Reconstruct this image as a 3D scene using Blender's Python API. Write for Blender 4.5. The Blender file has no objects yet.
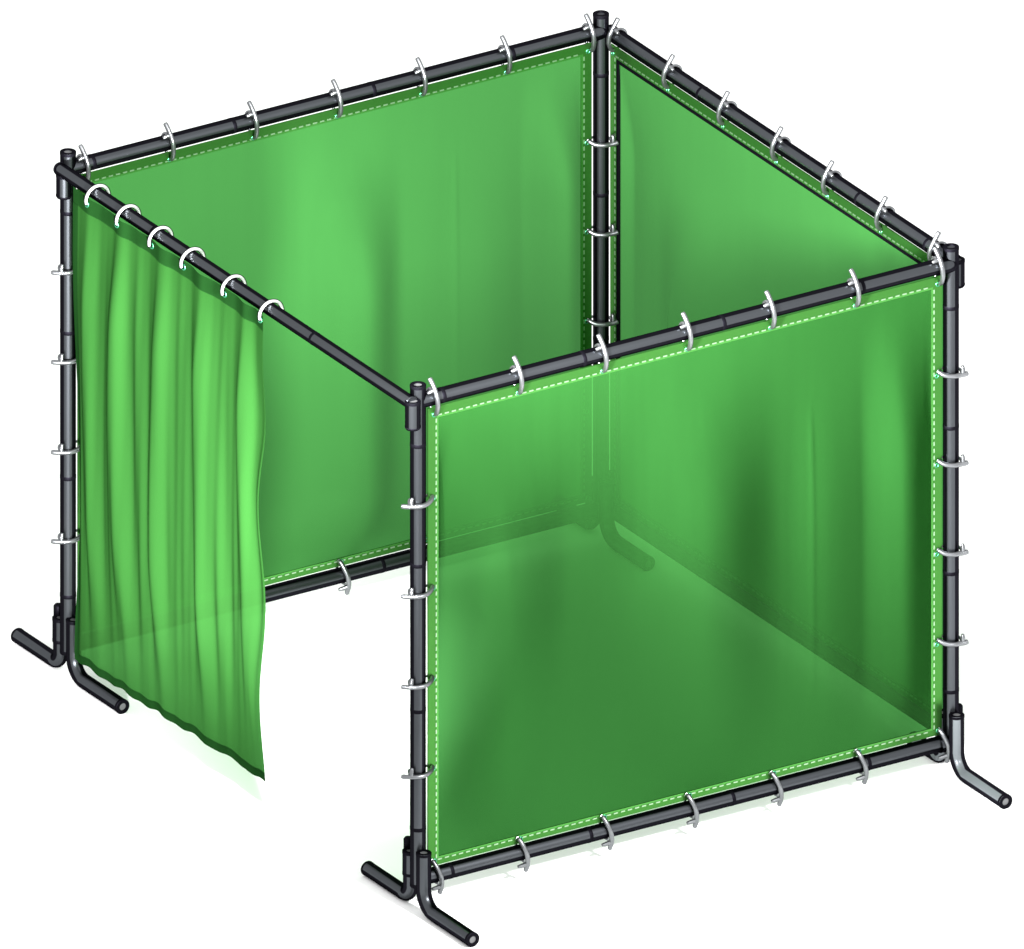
import bpy, math, random
from mathutils import Vector

# ------------------------------------------------------------------ units
# all dimensions below are in "u"; one u is 1/320 m (booth about 2 m square, 1.8 m tall)
S = 1.0 / 320.0
LX, LY = 661.4, 628.1          # booth footprint along X (curtain side) and Y (panel side)
ZT = 558.0                     # axis height of the long top rails
ZB = 33.0                      # axis height of the bottom rails
ZP = 576.5                     # top of the posts
RT = 8.1                       # tube radius
YC = -13.0                     # curtain rail line
YR = LY + 14.0                 # cross rail line at the rear

sc = bpy.context.scene
C = sc.collection
random.seed(4)

# ------------------------------------------------------------------ mesh builder
class MB:
    def __init__(self):
        self.v, self.f, self.a, self.m = [], [], [], []
    def vert(self, p, axis=(0, 0, 1)):
        self.v.append(tuple(p)); self.a.append(tuple(axis)); return len(self.v) - 1
    def face(self, idx, smooth=True):
        self.f.append(tuple(idx)); self.m.append(smooth)
    def tube(self, path, r, n=28, closed=False, cap=False, up=None, flat=1.0):
        """sweep a round (or flattened) section along path; r may be a list"""
        P = [Vector(p) for p in path]; k = len(P)
        R = r if isinstance(r, (list, tuple)) else [r] * k
        T = []
        for i in range(k):
            if closed: t = P[(i + 1) % k] - P[i - 1]
            elif i == 0: t = P[1] - P[0]
            elif i == k - 1: t = P[-1] - P[-2]
            else: t = P[i + 1] - P[i - 1]
            T.append(t.normalized())
        u0 = Vector(up) if up else (Vector((0, 0, 1)) if abs(T[0].z) < .9 else Vector((1, 0, 0)))
        u = (u0 - T[0] * u0.dot(T[0])).normalized()
        rings = []
        for i in range(k):
            u = (u - T[i] * u.dot(T[i])).normalized(); w = T[i].cross(u)
            rings.append([self.vert(P[i] + (u * math.cos(2 * math.pi * j / n) * flat + w * math.sin(2 * math.pi * j / n)) * R[i], T[i]) for j in range(n)])
        for i in range(k if closed else k - 1):
            A, B = rings[i], rings[(i + 1) % k]
            for j in range(n):
                self.face((A[j], A[(j + 1) % n], B[(j + 1) % n], B[j]))
        if cap and not closed:
            self.face(tuple(reversed(rings[0])), False); self.face(tuple(rings[-1]), False)
        return rings
    def pipe_end(self, p, d, r, lip=2.6, depth=1.2, n=28):
        """hollow lip at a tube end: outer annulus"""
        p = Vector(p); d = Vector(d).normalized()
        u0 = Vector((0, 0, 1)) if abs(d.z) < .9 else Vector((1, 0, 0))
        u = (u0 - d * u0.dot(d)).normalized(); w = d.cross(u)
        prof = [(r + .25, -3.0), (r + .25, -.4), (r - .3, .1), (r - lip, .1), (r - lip, -depth)]
        rr = []
        for (q, h) in prof:
            rr.append([self.vert(p + d * h + (u * math.cos(2 * math.pi * j / n) + w * math.sin(2 * math.pi * j / n)) * q, d) for j in range(n)])
        for A, B in zip(rr, rr[1:]):
            for j in range(n):
                self.face((A[j], A[(j + 1) % n], B[(j + 1) % n], B[j]), False)
    def disc(self, p, d, r, n=28):
        p = Vector(p); d = Vector(d).normalized()
        u0 = Vector((0, 0, 1)) if abs(d.z) < .9 else Vector((1, 0, 0))
        u = (u0 - d * u0.dot(d)).normalized(); w = d.cross(u)
        c = self.vert(p + d * (.25 * r) * 0, d)
        ring = [self.vert(p + (u * math.cos(2 * math.pi * j / n) + w * math.sin(2 * math.pi * j / n)) * r, d) for j in range(n)]
        for j in range(n):
            self.face((c, ring[j], ring[(j + 1) % n]), False)
    def box(self, c, ax, ay, az):
        """box centred at c with half-axis vectors"""
        c, ax, ay, az = Vector(c), Vector(ax), Vector(ay), Vector(az)
        q = [self.vert(c + ax * i + ay * j + az * k) for k in (-1, 1) for j in (-1, 1) for i in (-1, 1)]
        for f in ((0, 2, 3, 1), (4, 5, 7, 6), (0, 1, 5, 4), (2, 6, 7, 3), (0, 4, 6, 2), (1, 3, 7, 5)):
            self.face([q[i] for i in f], False)
    def build(self, name, mat, parent=None, loc=None):
        o0 = Vector(loc) if loc is not None else (Vector(parent['base']) if parent is not None else Vector((0, 0, 0)))
        me = bpy.data.meshes.new(name)
        me.from_pydata([tuple((Vector(v) - o0) * S) for v in self.v], [], self.f)
        me.polygons.foreach_set('use_smooth', self.m)
        at = me.attributes.new('axis', 'FLOAT_VECTOR', 'POINT')
        at.data.foreach_set('vector', [c for a in self.a for c in a])
        me.materials.append(mat); me.update()
        ob = bpy.data.objects.new(name, me); C.objects.link(ob)
        if parent is not None:
            ob.parent = parent; ob['base'] = tuple(o0)
        else:
            ob.location = o0 * S; ob['base'] = tuple(o0)
        return ob

def tag(o, label, cat, group=None, kind=None):
    o['label'] = label; o['category'] = cat
    if group: o['group'] = group
    if kind: o['kind'] = kind
    return o

def thing(name, base, label, cat, group=None):
    o = bpy.data.objects.new(name, None); C.objects.link(o)
    o.empty_display_size = .05
    o.location = Vector(base) * S; o['base'] = tuple(base)
    return tag(o, label, cat, group)

# ------------------------------------------------------------------ materials
def new_mat(name):
    m = bpy.data.materials.new(name); m.use_nodes = True
    nt = m.node_tree; nt.nodes.clear()
    out = nt.nodes.new('ShaderNodeOutputMaterial')
    return m, nt, out

def vmath(nt, op, a, b=None):
    n = nt.nodes.new('ShaderNodeVectorMath'); n.operation = op
    nt.links.new(a, n.inputs[0])
    if b is not None: nt.links.new(b, n.inputs[1])
    return n.outputs['Value'] if op == 'DOT_PRODUCT' else n.outputs['Vector']

def fmath(nt, op, a, b=None, c=None):
    n = nt.nodes.new('ShaderNodeMath'); n.operation = op
    for i, x in enumerate((a, b, c)):
        if x is None: continue
        if isinstance(x, (int, float)): n.inputs[i].default_value = x
        else: nt.links.new(x, n.inputs[i])
    return n.outputs[0]

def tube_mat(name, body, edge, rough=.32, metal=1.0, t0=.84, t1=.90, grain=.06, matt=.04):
    """outlined finish: satin body with a black outline coloured in along the sides of the tube,
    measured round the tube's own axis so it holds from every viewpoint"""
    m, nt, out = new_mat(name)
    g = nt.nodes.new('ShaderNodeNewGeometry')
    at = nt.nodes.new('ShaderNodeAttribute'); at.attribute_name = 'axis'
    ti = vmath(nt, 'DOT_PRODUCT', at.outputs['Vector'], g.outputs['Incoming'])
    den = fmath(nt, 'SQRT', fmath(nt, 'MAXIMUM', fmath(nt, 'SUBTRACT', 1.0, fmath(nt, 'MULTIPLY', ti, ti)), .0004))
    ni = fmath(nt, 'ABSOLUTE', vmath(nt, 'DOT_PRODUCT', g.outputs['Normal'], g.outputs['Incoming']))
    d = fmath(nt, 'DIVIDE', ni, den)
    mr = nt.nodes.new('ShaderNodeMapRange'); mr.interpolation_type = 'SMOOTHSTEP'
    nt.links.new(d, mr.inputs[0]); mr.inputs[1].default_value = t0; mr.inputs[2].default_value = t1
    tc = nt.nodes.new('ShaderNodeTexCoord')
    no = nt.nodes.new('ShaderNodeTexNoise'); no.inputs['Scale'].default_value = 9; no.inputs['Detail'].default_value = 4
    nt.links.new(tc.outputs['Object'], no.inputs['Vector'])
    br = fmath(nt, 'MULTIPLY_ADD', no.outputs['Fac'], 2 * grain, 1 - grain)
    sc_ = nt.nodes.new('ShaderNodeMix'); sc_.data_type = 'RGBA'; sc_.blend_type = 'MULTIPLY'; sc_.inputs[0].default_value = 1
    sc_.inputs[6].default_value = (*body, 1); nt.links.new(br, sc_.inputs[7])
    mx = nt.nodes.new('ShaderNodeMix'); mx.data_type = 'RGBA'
    nt.links.new(mr.outputs[0], mx.inputs[0]); mx.inputs[6].default_value = (*edge, 1); nt.links.new(sc_.outputs[2], mx.inputs[7])  # ink-style outline mixed into the colour towards the silhouette
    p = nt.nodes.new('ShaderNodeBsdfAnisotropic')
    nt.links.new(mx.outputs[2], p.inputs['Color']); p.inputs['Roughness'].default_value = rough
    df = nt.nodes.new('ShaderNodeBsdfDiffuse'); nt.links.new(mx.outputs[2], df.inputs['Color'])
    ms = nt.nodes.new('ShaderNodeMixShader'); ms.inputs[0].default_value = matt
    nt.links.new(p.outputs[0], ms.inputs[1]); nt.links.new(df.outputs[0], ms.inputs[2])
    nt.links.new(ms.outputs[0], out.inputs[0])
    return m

def plain_mat(name, col, rough=.6, metal=0.0, spec=.2, grain=.05, scale=30):
    m, nt, out = new_mat(name)
    tc = nt.nodes.new('ShaderNodeTexCoord')
    no = nt.nodes.new('ShaderNodeTexNoise'); no.inputs['Scale'].default_value = scale; no.inputs['Detail'].default_value = 3
    nt.links.new(tc.outputs['Object'], no.inputs['Vector'])
    br = fmath(nt, 'MULTIPLY_ADD', no.outputs['Fac'], 2 * grain, 1 - grain)
    mx = nt.nodes.new('ShaderNodeMix'); mx.data_type = 'RGBA'; mx.blend_type = 'MULTIPLY'; mx.inputs[0].default_value = 1
    mx.inputs[6].default_value = (*col, 1); nt.links.new(br, mx.inputs[7])
    if metal >= .9:
        p = nt.nodes.new('ShaderNodeBsdfAnisotropic')
        nt.links.new(mx.outputs[2], p.inputs['Color']); p.inputs['Roughness'].default_value = rough
        nt.links.new(p.outputs[0], out.inputs[0]); return m
    p = nt.nodes.new('ShaderNodeBsdfPrincipled')
    nt.links.new(mx.outputs[2], p.inputs['Base Color'])
    p.inputs['Metallic'].default_value = metal; p.inputs['Roughness'].default_value = rough
    p.inputs['Specular IOR Level'].default_value = spec
    nt.links.new(p.outputs[0], out.inputs[0])
    return m

def satin_mat(name, gl, df, rough=.3, grain=.04, scale=30):
    """matt body with a constant satin sheen"""
    m, nt, out = new_mat(name)
    tc = nt.nodes.new('ShaderNodeTexCoord')
    no = nt.nodes.new('ShaderNodeTexNoise'); no.inputs['Scale'].default_value = scale; no.inputs['Detail'].default_value = 3
    nt.links.new(tc.outputs['Object'], no.inputs['Vector'])
    br = fmath(nt, 'MULTIPLY_ADD', no.outputs['Fac'], 2 * grain, 1 - grain)
    sh = []
    for c, idn in ((gl, 'ShaderNodeBsdfAnisotropic'), (df, 'ShaderNodeBsdfDiffuse')):
        mx = nt.nodes.new('ShaderNodeMix'); mx.data_type = 'RGBA'; mx.blend_type = 'MULTIPLY'; mx.inputs[0].default_value = 1
        mx.inputs[6].default_value = (*c, 1); nt.links.new(br, mx.inputs[7])
        p = nt.nodes.new(idn); nt.links.new(mx.outputs[2], p.inputs['Color']); p.inputs['Roughness'].default_value = rough if idn[-5:] == 'ropic' else 0
        sh.append(p.outputs[0])
    ad = nt.nodes.new('ShaderNodeAddShader'); nt.links.new(sh[0], ad.inputs[0]); nt.links.new(sh[1], ad.inputs[1])
    nt.links.new(ad.outputs[0], out.inputs[0]); return m

def fabric_mat(name, col, through, clear=.10, transl=.25):
    """tinted welding vinyl: mostly diffuse, some light through, a little see-through"""
    m, nt, out = new_mat(name)
    tc = nt.nodes.new('ShaderNodeTexCoord')
    no = nt.nodes.new('ShaderNodeTexNoise'); no.inputs['Scale'].default_value = 3; no.inputs['Detail'].default_value = 5
    mp = nt.nodes.new('ShaderNodeMapping'); mp.inputs['Scale'].default_value = (9, 9, .35)
    nt.links.new(tc.outputs['Object'], mp.inputs['Vector']); nt.links.new(mp.outputs[0], no.inputs['Vector'])
    br = fmath(nt, 'MULTIPLY_ADD', no.outputs['Fac'], .16, .92)
    mx = nt.nodes.new('ShaderNodeMix'); mx.data_type = 'RGBA'; mx.blend_type = 'MULTIPLY'; mx.inputs[0].default_value = 1
    mx.inputs[6].default_value = (*col, 1); nt.links.new(br, mx.inputs[7])
    we = nt.nodes.new('ShaderNodeTexNoise'); we.inputs['Scale'].default_value = 260; we.inputs['Detail'].default_value = 2
    nt.links.new(tc.outputs['Object'], we.inputs['Vector'])
    bp = nt.nodes.new('ShaderNodeBump'); bp.inputs['Strength'].default_value = .06; bp.inputs['Distance'].default_value = .002
    nt.links.new(we.outputs['Fac'], bp.inputs['Height'])
    di = nt.nodes.new('ShaderNodeBsdfDiffuse'); tr = nt.nodes.new('ShaderNodeBsdfTranslucent'); cl = nt.nodes.new('ShaderNodeBsdfTransparent')
    nt.links.new(mx.outputs[2], di.inputs[0]); nt.links.new(mx.outputs[2], tr.inputs[0]); nt.links.new(bp.outputs[0], di.inputs['Normal'])
    cl.inputs[0].default_value = (*through, 1)
    a = nt.nodes.new('ShaderNodeMixShader'); a.inputs[0].default_value = transl
    nt.links.new(di.outputs[0], a.inputs[1]); nt.links.new(tr.outputs[0], a.inputs[2])
    b = nt.nodes.new('ShaderNodeMixShader'); b.inputs[0].default_value = clear
    nt.links.new(a.outputs[0], b.inputs[1]); nt.links.new(cl.outputs[0], b.inputs[2])
    nt.links.new(b.outputs[0], out.inputs[0])
    return m

W = 1.52                                     # studio surround
k = 1 / W
def lin(r, g, b, s=k):
    f = lambda c: ((c / 255 + .055) / 1.055) ** 2.4 if c > 10.3 else c / 255 / 12.92
    return (f(r) * s, f(g) * s, f(b) * s)
M = {}
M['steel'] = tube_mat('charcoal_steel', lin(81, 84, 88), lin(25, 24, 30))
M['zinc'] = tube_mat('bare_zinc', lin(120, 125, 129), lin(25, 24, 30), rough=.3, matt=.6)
M['black'] = plain_mat('black_steel', lin(25, 24, 30), .6, 1.0)
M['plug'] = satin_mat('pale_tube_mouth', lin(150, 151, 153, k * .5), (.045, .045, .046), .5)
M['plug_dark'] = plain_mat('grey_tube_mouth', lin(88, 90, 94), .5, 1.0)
M['tie'] = satin_mat('grey_nylon', lin(178, 181, 185, k * .50), (.009, .0091, .0094), .32)
M['ring'] = tube_mat('white_ring', lin(255, 255, 255), lin(30, 34, 36), rough=.4, t0=.70, t1=.80, grain=0, matt=0)
M['vinyl'] = fabric_mat('green_vinyl', (.0102, .0475, .0096), (.20, .76, .20), clear=.18)
M['drape'] = fabric_mat('green_drape_vinyl', (.0135, .0570, .0110), (.20, .78, .20), clear=.075, transl=.12)
M['hem'] = satin_mat('hem_tape', lin(82, 152, 68, k * .60), (.0038, .0140, .0028))
M['hem_edge'] = satin_mat('hem_tape_edge', lin(104, 190, 90, k * .60), (.0054, .0190, .0042))
M['hem_drape'] = fabric_mat('doubled_drape_hem', (.0060, .0300, .0060), (.2, .7, .2), clear=.0)
M['stitch'] = satin_mat('pale_thread', lin(192, 234, 186, k * .62), (.024, .036, .023))
M['eyelet'] = plain_mat('teal_eyelet', lin(92, 186, 140), .4, 1.0)
M['floor'] = plain_mat('white_floor', (.985, .985, .985), .8, 0, .0, grain=.01, scale=3)

# ------------------------------------------------------------------ tube helpers
def rod(a, b, r=RT):
    m = MB(); m.tube([a, b], r); return m

def band(p, d, r=RT, w=2.3):
    m = MB(); p = Vector(p); d = Vector(d)
    m.tube([p - d * w, p - d * (w * .7), p + d * (w * .7), p + d * w], [r - .1, r + .18, r + .18, r - .1]); return m

def saddle(x, y, z):
    """domed end of a long rail lapping the front of the far post"""
    m = MB(); P, Q = [], []
    for yy, q in ((-16, 1), (-8, 1), (-6.5, 1), (-3, .98), (-.5, .92), (1.6, .8), (3.2, .62), (4.2, .4), (4.6, .12)):
        P.append((x + 2.6, y + yy, z)); Q.append((RT + .1) * q)
    m.tube(P, Q); return m

def bent(path_pts, rb, n=9):
    """polyline with its inner corners rounded to radius rb"""
    P = [Vector(p) for p in path_pts]; out = [P[0]]
    for i in range(1, len(P) - 1):
        a = (P[i - 1] - P[i]).normalized(); b = (P[i + 1] - P[i]).normalized()
        ang = a.angle(b); L = rb / math.tan(ang / 2)
        s, e = P[i] + a * L, P[i] + b * L
        cen = P[i] + (a + b).normalized() * (rb / math.sin(ang / 2))
        v0, v1 = s - cen, e - cen; th = v0.angle(v1)
        for q in range(n + 1):
            f = q / n
            out.append(cen + v0 * (math.sin((1 - f) * th) / math.sin(th)) + v1 * (math.sin(f * th) / math.sin(th)))
    out.append(P[-1]); return out

# ------------------------------------------------------------------ a freestanding screen frame (two posts, two rails, four feet)
def post(parent, x, y, dark):
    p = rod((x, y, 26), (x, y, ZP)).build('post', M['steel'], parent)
    m = MB(); m.pipe_end((x, y, ZP), (0, 0, 1), RT, lip=3.8); m.build('tube_lip', M['black'], p)
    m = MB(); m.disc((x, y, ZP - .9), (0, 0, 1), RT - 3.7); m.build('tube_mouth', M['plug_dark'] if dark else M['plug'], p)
    for z in (511, 379.5, 219.5, 89.5):
        band((x, y, z), (0, 0, 1)).build('joint_band', M['black'], p)
    band((x, y, 27.5), (0, 0, 1)).build('joint_band', M['black'], p)
    return p

def foot(parent, x, y, s, mat, length):
    """bent foot tube: vertical leg beside the post, then out along the floor"""
    x0 = x + s * 14.0; y0 = y - 2.0 if s > 0 else y
    top = 68 if s > 0 else 58
    rf = RT - .4
    f = MB(); f.tube(bent([(x0, y0, top), (x0, y0, rf), (x + s * length, y0, rf)], 20 if s > 0 else 13), rf)
    f = f.build('foot', mat, parent)
    def mouth(owner, p, d, r, lip, inset=.9):
        m = MB(); m.pipe_end(p, d, r, lip=lip); m.build('tube_lip', M['black'], owner)
        m = MB(); m.disc(Vector(p) - Vector(d) * inset, d, r - lip + .1); m.build('tube_mouth', M['plug'], owner)
    mouth(f, (x + s * length, y0, rf), (s, 0, 0), rf, 3.8)
    if s > 0:
        mouth(f, (x0, y0, top), (0, 0, 1), rf, 3.6)
    else:
        m = MB(); m.tube([(x0, y0, 34), (x0, y0, 59)], RT + .2); sl = m.build('foot_socket', mat, parent)
        mouth(sl, (x0, y0, 59.2), (0, 0, 1), RT + .2, 3.9)
        band((x0, y0, 34.5), (0, 0, 1), RT + .2, 1.9).build('joint_band', M['black'], sl)
    return f

def screen_frame(x, label, grp, rearmost):
    t = thing('screen_stand', (x, 0, 0), label, 'screen stand', grp)
    for y, far in ((0, False), (LY, True)):
        post(t, x, y, far)
        for s, ln in ((1, 107), (-1, 96)):
            if far and rearmost: ln -= 14
            if far and not rearmost and s < 0: ln = 72
            foot(t, x, y, s, M['zinc'] if (far and not rearmost) else M['steel'], ln)
        sg = 1 if far else -1
        bx, by = (x - 2, y + 10) if far else (x - 22, y + 2)
        m = MB(); m.tube([(bx, by, 56), (bx, by, 68), (bx, by, 70)], [4.6, 4.6, 3.2], cap=True)
        m.build('locking_bolt', M['black'], t)
    for nm, z, seams in (('top_rail', ZT, (27, 192.7, 357, 521)), ('bottom_rail', ZB, (36.5, 200, 368, 528))):
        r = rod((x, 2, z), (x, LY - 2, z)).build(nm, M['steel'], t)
        for q in seams:
            band((x, q, z), (0, 1, 0)).build('joint_band', M['black'], r)
        saddle(x, LY, z).build('rail_saddle', M['steel'], r)
    return t

front_frame = screen_frame(LX, 'charcoal tube frame holding the see-through green panel, pale zinc feet on one post', 'charcoal tube screen frames', False)
rear_frame = screen_frame(0, 'charcoal tube frame standing behind the gathered curtain, all its feet dark', 'charcoal tube screen frames', True)

def socket(parent, x, y, z0, z1, open_top):
    m = MB(); m.tube([(x, y, z0), (x, y, z1)], RT - .2); s_ = m.build('rail_socket', M['steel'], parent)
    m = MB(); m.tube([(x, y, z0 - 2.6), (x, y, z0 - 1.8), (x, y, z0), (x, y, z0 + 1.2)], [RT - 3.6, RT - 1.0, RT + .1, RT + .1], cap=True); m.build('joint_band', M['black'], s_)
    m = MB(); m.pipe_end((x, y, z1), (0, 0, 1), RT - .2, lip=3.0); m.build('tube_lip', M['black'], s_)
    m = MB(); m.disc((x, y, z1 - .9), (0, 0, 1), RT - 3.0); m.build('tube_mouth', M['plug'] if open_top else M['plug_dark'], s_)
socket(rear_frame, 13, YC, 536, 560, False)
socket(front_frame, LX + 11, YC, 537, 566, True)
socket(front_frame, LX - 11, YR, 527, 555, False)

# cross rails
RC, ZC = 6.9, 562.5
t = thing('curtain_rail', (0, YC, ZC), 'slim charcoal rail carrying white curtain rings across the open side', 'rail')
m = MB(); m.tube([(1.8, YC, ZC), (3, YC, ZC), (5, YC, ZC), (8, YC, ZC), (10, YC, ZC), (LX + 8, YC, ZC), (LX + 10, YC, ZC)], [2.0, 4.2, 6.0, RC, RC, RC, RC], cap=True); r = m.build('rail_tube', M['steel'], t)
m = MB(); m.tube([(.8, YC, ZC), (1.8, YC, ZC), (3.4, YC, ZC), (5.2, YC, ZC)], [2.2, 4.6, 6.6, RC + .2], cap=True); m.build('rail_end', M['black'], r)
for q in (187, 488):
    band((q, YC, ZC), (1, 0, 0), RC).build('joint_band', M['black'], r)
ZR = 550.5
t = thing('cross_rail', (0, YR, ZR), 'charcoal rail tying the frames together above the black-edged panel', 'rail')
r = rod((-6, YR, ZR), (LX - 14, YR, ZR)).build('rail_tube', M['steel'], t)
for q in (171, 320, 470, 600):
    band((q, YR, ZR), (1, 0, 0)).build('joint_band', M['black'], r)
ZRB = 27.5
t = thing('cross_rail', (0, YR, ZRB), 'charcoal rail near the floor below the black-edged panel, seen dimly through green', 'rail')
r = rod((-6, YR, ZRB), (LX - 24, YR, ZRB)).build('rail_tube', M['steel'], t)
for q in (171, 320, 470):
    band((q, YR, ZRB), (1, 0, 0)).build('joint_band', M['black'], r)

# ------------------------------------------------------------------ green panels
def gss(x, c, w): return math.exp(-((x - c) / w) ** 2)
def sst(a, b, x):
    x = min(1, max(0, (x - a) / (b - a))); return x * x * (3 - 2 * x)

def panel(base, ax, nrm, L, z0, z1, disp, label, grp, ties, piping=False, nu=260, nz=70):
    """base: lower start corner (on the sheet plane); ax: unit along; nrm: unit towards the lit side"""
    base, ax, nrm = Vector(base), Vector(ax), Vector(nrm)
    Z = Vector((0, 0, 1)); H = z1 - z0
    t = thing('welding_screen', base + ax * (L / 2), label, 'welding screen', grp)
    hw, hb = 12.3, 8.6                                    # hem widths (sides/top, bottom)
    m = MB(); idx = []
    for j in range(nz + 1):
        row = []
        for i in range(nu + 1):
            u = hw - 1 + (L - 2 * hw + 2) * i / nu; v = hb - 1 + (H - hb - hw + 2) * j / nz
            e = min(1, (u - hw + 1) / 14, (L - hw + 1 - u) / 14, (v - hb + 1) / 95, (H - hw + 1 - v) / 30); e = max(0, e); e = e * (2 - e)
            row.append(m.vert(base + ax * u + Z * v + nrm * (disp(u / L, v / H) * e), (0, 0, 1)))
        idx.append(row)
    for j in range(nz):
        for i in range(nu):
            m.face((idx[j][i], idx[j][i + 1], idx[j + 1][i + 1], idx[j + 1][i]))
    m.build('vinyl_sheet', M['vinyl'], t)
    def strip(mb, u0, u1, v0, v1, th):
        mb.box(base + ax * ((u0 + u1) / 2) + Z * ((v0 + v1) / 2), ax * ((u1 - u0) / 2), nrm * th, Z * ((v1 - v0) / 2))
    ew = 2.3
    m = MB()
    strip(m, 0, hw - ew, 0, H, 1.0); strip(m, L - hw + ew, L, 0, H, 1.0)
    strip(m, hw - ew, L - hw + ew, H - hw + ew, H, 1.0); strip(m, hw - ew, L - hw + ew, 0, hb - ew, 1.0)
    hem = m.build('hem', M['hem'], t)
    m = MB()
    strip(m, hw - ew, hw, hb - ew, H - hw + ew, .8); strip(m, L - hw, L - hw + ew, hb - ew, H - hw + ew, .8)
    strip(m, hw, L - hw, H - hw, H - hw + ew, .8); strip(m, hw, L - hw, hb - ew, hb, .8)
    m.build('hem_edge', M['hem_edge'], hem)
    if piping:
        m = MB(); w = 3.3
        strip(m, hw, hw + w, hb, H - hw, 1.5); strip(m, hw + w, L - hw, H - hw - w * 1.05, H - hw, 1.5)
        m.build('black_piping', M['black'], t)
    m = MB(); so = hw - ew - .7; sb = hb - ew - .4
    def dashes(u0, v0, u1, v1, pitch=8.3, on=4.9, w=.72):
        d = Vector((u1 - u0, v1 - v0, 0)); n = int(d.length / pitch); d.normalize()
        for i in range(n):
            a = (i + .5) * pitch
            cu, cv = u0 + d.x * a, v0 + d.y * a
            m.box(base + ax * cu + Z * cv, (ax * d.x + Z * d.y) * (on / 2), nrm * 1.5, (ax * -d.y + Z * d.x) * w)
    dashes(so, H - so, L - so, H - so); dashes(so, sb, L - so, sb)
    dashes(so, sb, so, H - so, 7.6, 4.4); dashes(L - so, sb, L - so, H - so, 7.6, 4.4)
    m.build('stitching', M['stitch'], hem)
    for (u, v) in ties:
        m = MB(); c = base + ax * u + Z * v + nrm * 1.1
        m.tube([c + (ax * math.cos(q * math.pi / 8) + Z * math.sin(q * math.pi / 8)) * 2.0 for q in range(16)], .75, 6, closed=True)
        m.build('eyelet', M['eyelet'], hem)
    return t

def ramp(u, a, b): return sst(a, b, u)
def fold(u, a, b, c, h):
    """a soft sawtooth pleat: rises quickly from a to b, falls away slowly from b to c"""
    return h * (ramp(u, a, b) - ramp(u, b, c))
def late(v, t0, t1): return sst(t0, t1, 1 - v)

def disp_front(u, v):
    d = fold(u + .03 * (1 - v), .07, .15, .29, 34) * late(v, .10, .55)
    d += fold(u, .37, .53, .69, 31) * late(v, .02, .45)
    d += fold(u, .70, .775, .90, 9) * late(v, .08, .5)
    d += fold(u, .84, .91, .995, 22) * late(v, .0, .4)
    d -= 13 * gss(u, .035, .035) * late(v, 0, .3)
    d += 1.3 * gss(u, .744, .0042) * late(v, .18, .3)
    return d + .8 * math.sin(31 * u + 2 * v) * (1 - v)

def disp_rear(u, v):
    d = fold(u, .37, .51, .64, 56) * late(v, .04, .40)
    d += fold(u, .70, .80, .90, 8) * late(v, .1, .5)
    d += fold(u, .86, .92, .998, 36) * late(v, .0, .3)
    d += fold(u, .06, .17, .32, 26) * late(v, .05, .4)
    d += 1.3 * gss(u, .735, .0042) * late(v, .12, .25)
    return d + .8 * math.sin(29 * u + 2 * v) * (1 - v)

def disp_side(u, v):
    d = -17 * gss(u, -.01, .095) * late(v, .0, .25)
    d += fold(u, .13, .26, .42, 30) * late(v, .12, .5)
    d += fold(u, .45, .58, .80, 20) * late(v, .12, .5)
    d += 1.3 * gss(u, .235, .0042) * late(v, .3, .45)
    return d + .8 * math.sin(27 * u + 2 * v) * (1 - v)

def y_of(sx, x): return (sx - 68 - .5292 * x) / .8486
def x_of(sx, y): return (sx - 68 - .8486 * y) / .5292

P0, P1 = 11.4, LY - 11.4                # panel extents along Y
PZ0, PZ1 = 43.6, 547.2
front_top = [y_of(s, LX) for s in (431, 515, 599.5, 684, 767.5, 852, 936)]
front_bot = [y_of(s, LX) for s in (434, 520, 604, 689, 773.5, 858.5, 941)]
rear_top = [y_of(s, 0) for s in (81.5, 166.5, 250, 334, 418.5, 503, 587)]
rear_bot = [y_of(341, 0)]
rear_bot_all = [y_of(s, 0) for s in (88, 172.5, 257, 341, 425.5, 509.5, 590)]
vz_start = lambda: [447.5, 348.5, 249, 150.5]     # ties on the near posts
vz_end = lambda: [438.5, 340.5, 242.5, 143.5]     # ties on the far posts
def eyelets(ytop, ybot, za, zb):
    L = P1 - P0; H = PZ1 - PZ0
    cl = lambda v: min(L - 4.5, max(4.5, v - P0))
    e = [(cl(y + 3), H - 8.2) for y in ytop] + [(cl(y), 4.8) for y in ybot]
    e += [(6.0, z - PZ0) for z in za] + [(L - 6.0, z - PZ0) for z in zb]
    return e
G_P = 'stitched green vinyl screen panels'
panel((LX, P0, PZ0), (0, 1, 0), (1, 0, 0), P1 - P0, PZ0, PZ1, disp_front,
      'see-through green vinyl panel with dark tubes of the far corner showing through it', G_P, eyelets(front_top, front_bot, vz_start(), vz_end()))
panel((0, P0, PZ0), (0, 1, 0), (1, 0, 0), P1 - P0, PZ0, PZ1, disp_rear,
      'green vinyl panel partly hidden behind the gathered curtain, its hem plain green', G_P, eyelets(rear_top, rear_bot_all, vz_start(), vz_end()))
SX0, SX1, SZ1 = -3.6, LX - 14, 538.5
side_top = [x_of(s, YR) for s in (619, 674, 729, 782.5, 833.5, 887, 940)]
panel((SX0, YR, 36.5), (1, 0, 0), (0, -1, 0), SX1 - SX0, 36.5, SZ1, disp_side,
      'green vinyl panel with a black line inside its stitched hem, by the rear corner', G_P,
      [(min(SX1 - SX0 - 4, max(5, x - SX0 - 10)), SZ1 - 36.5 - 8.2) for x in side_top], piping=True)

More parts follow.
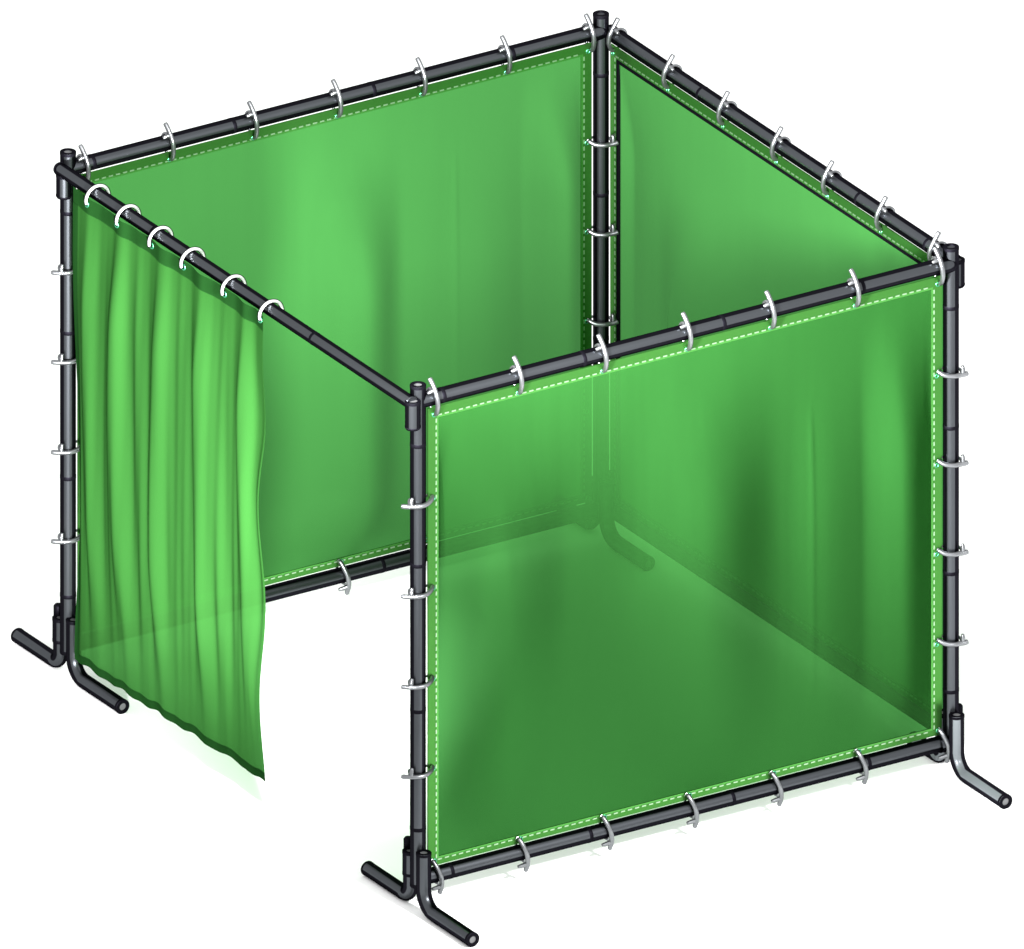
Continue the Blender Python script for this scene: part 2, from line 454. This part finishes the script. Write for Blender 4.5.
# ------------------------------------------------------------------ gathered curtain on rings
YD = -25.0
CX0, CX1 = 45.0, 410.0
CZ0, CZ1 = 48.5, 560.5
ridges = [(86, 8), (143, 11.5), (218, 12), (299, 12), (378, 10)]
def drape(s, v):
    """s 0..1 along, v 0..1 up -> (x, y, z)"""
    w = 1 - v
    grow = .35 + .65 * sst(0, .25, w)
    x = CX0 + (CX1 - CX0) * s
    drift = 9 * math.sin(2.4 * w + .6) - 5 * w
    d = 0
    for q, (c, a) in enumerate(ridges):
        wd = 15.5 + 2.4 * math.sin(q * 2.1 + 2 * v)
        d += a * gss(x, c - drift * (1 if q < 4 else .5) + 4 * math.sin(5 * v + q * 1.7), wd)
        d += a * .26 * gss(x, c + 36 - drift * .6 + 5 * math.sin(4 * v + q), 11 + 2 * math.sin(q))
    d += 1.0 * math.sin(x * .21 + 3 * v + 2 * math.sin(2.5 * v)) * (.4 + w) + .3 * math.sin(x * .47 - 4 * v + 1.5 * math.sin(3 * v)) * (.5 + .5 * w)
    # left selvedge turned back, right selvedge rippling
    d -= 8 * gss(s, 0, .03) * sst(.1, .6, w)
    ew = sst(.88, 1, s)
    x += ew * (8.5 * math.sin(14.5 * w - 1.2) * sst(.05, .3, w) * (1 - .3 * w) + 5 * sst(.05, .35, w) * (1 - w))
    grow *= 1 - .8 * sst(.66, 1, w)
    y = YD + 3.5 * (1 - sst(.93, 1, s)) - d * grow
    zb = CZ0 - 7 * (1 - s); z = zb + (CZ1 - zb) * v
    z += (1 - v) ** 6 * (1.3 * math.sin(x * .095 + .5) + .7 * math.sin(x * .19))
    return (x, y, z)
t = thing('gathered_curtain', ((CX0 + CX1) / 2, YD, CZ0), 'loose green curtain hanging in vertical folds from white rings', 'curtain')
def sheet(mb, s0, s1, v0, v1, nu, nz, off=0.0):
    idx = []
    for j in range(nz + 1):
        row = []
        for i in range(nu + 1):
            p = drape(s0 + (s1 - s0) * i / nu, v0 + (v1 - v0) * j / nz)
            row.append(mb.vert((p[0], p[1] - off, p[2])))
        idx.append(row)
    for j in range(nz):
        for i in range(nu):
            mb.face((idx[j][i], idx[j][i + 1], idx[j + 1][i + 1], idx[j + 1][i]))
vb, vt = .012, .968
m = MB(); sheet(m, 0, 1, vb, vt, 300, 120); m.build('vinyl_sheet', M['drape'], t)
m = MB(); sheet(m, 0, 1, 0, vb + .006, 300, 6, .15); m.build('bottom_hem', M['hem_drape'], t)
m = MB(); sheet(m, 0, 1, vt - .001, 1, 300, 5, .15); th = m.build('top_hem', M['hem_drape'], t)
m = MB(); sheet(m, 0, .028, vb, vt, 12, 120, .6); m.build('side_hem', M['hem_drape'], t)
ring_x = [x_of(s, YC) for s in (97.5, 128, 160.5, 192.5, 233.5, 271)]
for x in ring_x:
    s = (x - CX0) / (CX1 - CX0); c = Vector(drape(min(1, s), .988)); c.y -= 1.0
    m = MB(); m.tube([c + Vector((math.cos(q * math.pi / 10), 0, math.sin(q * math.pi / 10))) * 3.0 for q in range(20)], .9, 6, closed=True)
    m.build('eyelet', M['eyelet'], th)
ords = ['first', 'second', 'third', 'fourth', 'fifth', 'sixth', 'seventh']
m = MB(); RR = 13.4
m.tube([(0, RR * math.cos(math.radians(-14 + q * 5.0)), RR * math.sin(math.radians(-14 + q * 5.0))) for q in range(43)], 2.3, 14, cap=True)
ring = m.build('curtain_ring', M['ring'], None, (0, 0, 0))
for i, x in enumerate(ring_x):
    o = ring if i == 0 else ring.copy()
    if i: C.objects.link(o)
    o.location = Vector((x, YC, ZC + RC + 1.9 - RR)) * S
    tag(o, 'white curtain ring on the slim rail, %s counting from the post beside the curtain' % ords[i], 'curtain ring', 'white curtain rings on the slim rail')

# ------------------------------------------------------------------ cable ties
def spline(P, n=8):
    P = [Vector(p) for p in P]; Q = [2 * P[0] - P[1]] + P + [2 * P[-1] - P[-2]]; out = []
    for i in range(1, len(Q) - 2):
        for k_ in range(n):
            t_ = k_ / n; a, b, c, d = Q[i - 1:i + 3]
            out.append(.5 * ((2 * b) + (c - a) * t_ + (2 * a - 5 * b + 4 * c - d) * t_ ** 2 + (3 * b - a - 3 * c + d) * t_ ** 3))
    out.append(P[-1]); return out

tie_proto = {}
def tie_mesh(kind):
    """points as (g: towards eyelet, f: towards open side, t: along the tube)"""
    if kind in ('top', 'bottom'):
        sg = -1 if kind == 'top' else 1
        cv = lambda g, f, t_: Vector((f, t_, g * sg))
        strap = [(19.0, 1.5, 4.0), (14, 6.5, 3.2), (5, 10.6, 1.6), (-4, 10.8, .6), (-11, 7.4, .1), (-18, 2.8, -.8), (-22.0, -.4, -1.6)]
        if kind == 'bottom':
            strap = [(17.5, 1.5, -3.5), (12, 6.5, -1.5), (3, 10.4, 1.2), (-5, 10.6, 2.6), (-12, 8.6, 3.2), (-16, 6.6, 3.4), (-19, 5.2, 3.4)]
        back = [(19.0, 1.5, 4.0), (13, -5, 3), (4, -8.7, 1.5), (-4, -8.7, .6), (-9.2, -3, .2), (-9.4, 3, .1)]
        if kind == 'bottom': back = [(17.5, 1.5, -3.5), (12, -5, -1.5), (3, -8.9, 1), (-4, -8.7, 2), (-9.2, -3, 2.8), (-9.4, 3, 3)]
        head = [(-10.0, 7.2, 1.5), (-10.6, 6.6, -3.0), (-9.0, 6.0, -8.0)]
        if kind == 'bottom': head = [(-9.0, 9.6, 4.5), (-11.2, 7.6, -1.5), (-12.0, 6.4, -6.5)]
    elif kind == 'side':
        cv = lambda g, f, t_: Vector((t_, -f, -g))
        strap = [(17.5, 1.0, -9.0), (12, 6.5, -6.5), (4, 10.2, -3.2), (-4, 10.4, -1.4), (-11, 7.4, -.6), (-18, 3.2, -.3), (-22, .6, -.2)]
        back = [(17.5, 1, -9.0), (12, -5, -6), (4, -8.7, -3), (-4, -8.7, -1), (-9.2, -3, 0), (-9.4, 3, -.5)]
        head = [(-10.6, 7.0, -1.5), (-11.2, 6.4, 3.5), (-9.4, 6.0, 8.5)]
    elif kind == 'start':                               # near posts: eyelet towards +Y
        cv = lambda g, f, t_: Vector((f, g, t_))
        strap = [(16.5, 1.5, 3.0), (11, 6.8, 1.2), (3, 10.4, 0), (-5, 9.8, -.4), (-13, 5.0, -.6), (-19.5, -.5, -.6)]
        back = [(16.5, 1.5, 3.0), (11, -5, 2), (3, -8.9, .6), (-5, -8, 0), (-9.4, -1, -.4), (-9.6, 5, -.5)]
        head = [(-11.2, 5.8, -1.5), (-11.2, 5.6, 3.5), (-10.0, 5.4, 8.5)]
    else:                                               # far posts: eyelet towards -Y
        cv = lambda g, f, t_: Vector((f, -g, t_))
        strap = [(16.5, 1.5, 5.0), (11, 6.8, 1.4), (3, 10.8, .2), (-3, 11.8, .2), (-8, 13.2, .6), (-11.5, 14.0, 1.4)]
        back = [(16.5, 1.5, 5.0), (11, -6, 3), (3, -10.4, 1), (-6, -9, .4), (-10.8, -1, .2), (-6, 11.2, .3)]
        head = [(-6.6, 11.6, -1.5), (-7.0, 11.8, 4.5), (-6.6, 11.2, 9.5)]
    m = MB(); P = [cv(*p) for p in spline(strap)]; n = len(P)
    m.tube(P, [1.9 + .6 * min(1, i / 2, (n - 1 - i) / 2) for i in range(n)], 10, cap=True)
    P = [cv(*p) for p in spline(back)]
    m.tube(P, 1.5, 8, cap=True)
    h = MB(); P = [cv(*p) for p in spline(head, 5)]; n = len(P)
    h.tube(P, [2.4 - .9 * (i / (n - 1)) ** 3 for i in range(n)], 10, cap=True)
    return m, h

def tie(kind, x, y, z, label, grp):
    if kind not in tie_proto:
        a, b = tie_mesh(kind)
        o = a.build('cable_tie', M['tie'], None, (0, 0, 0)); b.build('tie_head', M['tie'], o)
        tie_proto[kind] = o
    else:
        src = tie_proto[kind]; o = src.copy(); C.objects.link(o)
        for ch in list(src.children):
            c = ch.copy(); C.objects.link(c); c.parent = o
    o.location = Vector((x, y, z)) * S; o['base'] = (x, y, z)
    tag(o, label, 'cable tie', grp)

NEARP, RIGHTP, REARP, CURTP = 'post beside the open doorway', 'post with pale zinc feet', 'tall rear corner post', 'post beside the curtain'
for i, y in enumerate(front_top):
    tie('top', LX, y, ZT, 'grey cable tie on top rail of the see-through panel, %s from the doorway post' % ords[i], 'ties on the see-through panel top rail')
for i, y in enumerate(front_bot):
    tie('bottom', LX, y, ZB, 'grey cable tie on bottom rail of the see-through panel, %s from the doorway post' % ords[i], 'ties on the see-through panel bottom rail')
for i, y in enumerate(rear_top):
    tie('top', 0, y, ZT, 'grey cable tie on top rail behind the curtain, %s from the curtain-side post' % ords[i], 'ties on the top rail behind the curtain')
for y in rear_bot:
    tie('bottom', 0, y, ZB, 'grey cable tie on the bottom rail seen through the open doorway', 'tie on the doorway bottom rail')
for i, x in enumerate(side_top):
    tie('side', x, YR, ZR, 'grey cable tie on rail of the black-edged panel, %s from the rear corner post' % ords[i], 'ties on the black-edged panel rail')
for i, z in enumerate(vz_start()):
    tie('start', LX, 0, z, 'grey cable tie round the doorway post, %s from its top' % ords[i], 'ties round the doorway post')
for i, z in enumerate([448.5, 350, 251, 153]):
    tie('start', 0, 0, z, 'grey cable tie round the post beside the curtain, %s from its top' % ords[i], 'ties round the curtain-side post')
for i, z in enumerate(vz_end()):
    tie('end', LX, LY, z, 'grey cable tie round the post with pale zinc feet, %s from its top' % ords[i], 'ties round the zinc-footed post')
for i, z in enumerate([436.0, 337.5, 239]):
    tie('end', 0, LY, z, 'grey cable tie round the tall rear corner post, %s from its top' % ords[i], 'ties round the rear corner post')

# ------------------------------------------------------------------ floor and light
m = MB(); B = 16000
for p in ((-B, -B, 0), (B, -B, 0), (B, B, 0), (-B, B, 0)): m.vert(p)
m.face((0, 1, 2, 3), False)
fl = m.build('floor', M['floor']); fl['kind'] = 'structure'; fl['label'] = 'plain white studio floor under the booth'; fl['category'] = 'floor'

wd = bpy.data.worlds.new('World'); sc.world = wd; wd.use_nodes = True
wd.node_tree.nodes['Background'].inputs[0].default_value = (1, 1, 1, 1)
wd.node_tree.nodes['Background'].inputs[1].default_value = W

def spot(name, loc, aim, watts, size, blend, radius, col=(1, 1, 1)):
    l = bpy.data.lights.new(name, 'SPOT'); l.energy = watts; l.spot_size = math.radians(size); l.spot_blend = blend
    l.shadow_soft_size = radius; l.color = col
    o = bpy.data.objects.new(name, l); C.objects.link(o)
    p, q = Vector(loc) * S, Vector(aim) * S
    o.location = p; o.rotation_euler = (q - p).to_track_quat('-Z', 'Y').to_euler(); return o
def aimed(name, loc, az, el, watts, size, blend, radius):
    """az: degrees from -X towards +Y, el: degrees above level"""
    a, b = math.radians(az), math.radians(el)
    d = Vector((-math.cos(a) * math.cos(b), math.sin(a) * math.cos(b), math.sin(b))) * 500
    return spot(name, loc, tuple(Vector(loc) + d), watts, size, blend, radius)
aimed('front_lamp', (1500, -900, 900), 64, -5, 22000, 50, 1.0, .35)
aimed('top_lamp', (1700, -260, 1050), 17, -11, 8800, 42, 1.0, .5)
aimed('side_lamp', (700, -1500, 1300), 100, -23, 11500, 30, 1.0, .5)
spot('curtain_lamp', (1700, -900, 420), (130, -25, 345), 12800, 23, .7, .25)
spot('floor_strip_fill', (2400, 280, 1500), (810, 190, 0), 4800, 27, 1.0, .4)  # added unseen spot, whitens the shaded floor strip outside the front panel
spot('doorway_floor_fill', (1300, -560, 1150), (170, 205, 0), 5600, 15, 1.0, .3)  # added unseen spot, whitens the floor visible through the open side

# ------------------------------------------------------------------ camera (orthographic, as drawn)
e = math.radians(24.53)
Rv = Vector((.5292, .8486, 0)).normalized(); D = Vector((-.8486, .5292, 0)).normalized(); Z = Vector((0, 0, 1))
view = D * math.cos(e) - Z * math.sin(e); up = D * math.sin(e) + Z * math.cos(e)
cam = bpy.data.cameras.new('Camera'); cam.type = 'ORTHO'; cam.ortho_scale = 1024 * S; cam.clip_end = 400
co = bpy.data.objects.new('Camera', cam); C.objects.link(co)
co.location = (Rv * (512 - 68) + up * (675.8 - 474.5) - view * 2600) * S
from mathutils import Matrix
co.rotation_euler = Matrix((Rv, up, -view)).transposed().to_euler()
sc.camera = co
sc.view_settings.view_transform = 'Standard'; sc.view_settings.look = 'None'
sc.view_settings.exposure = 0; sc.view_settings.gamma = 1
sc.render.film_transparent = False
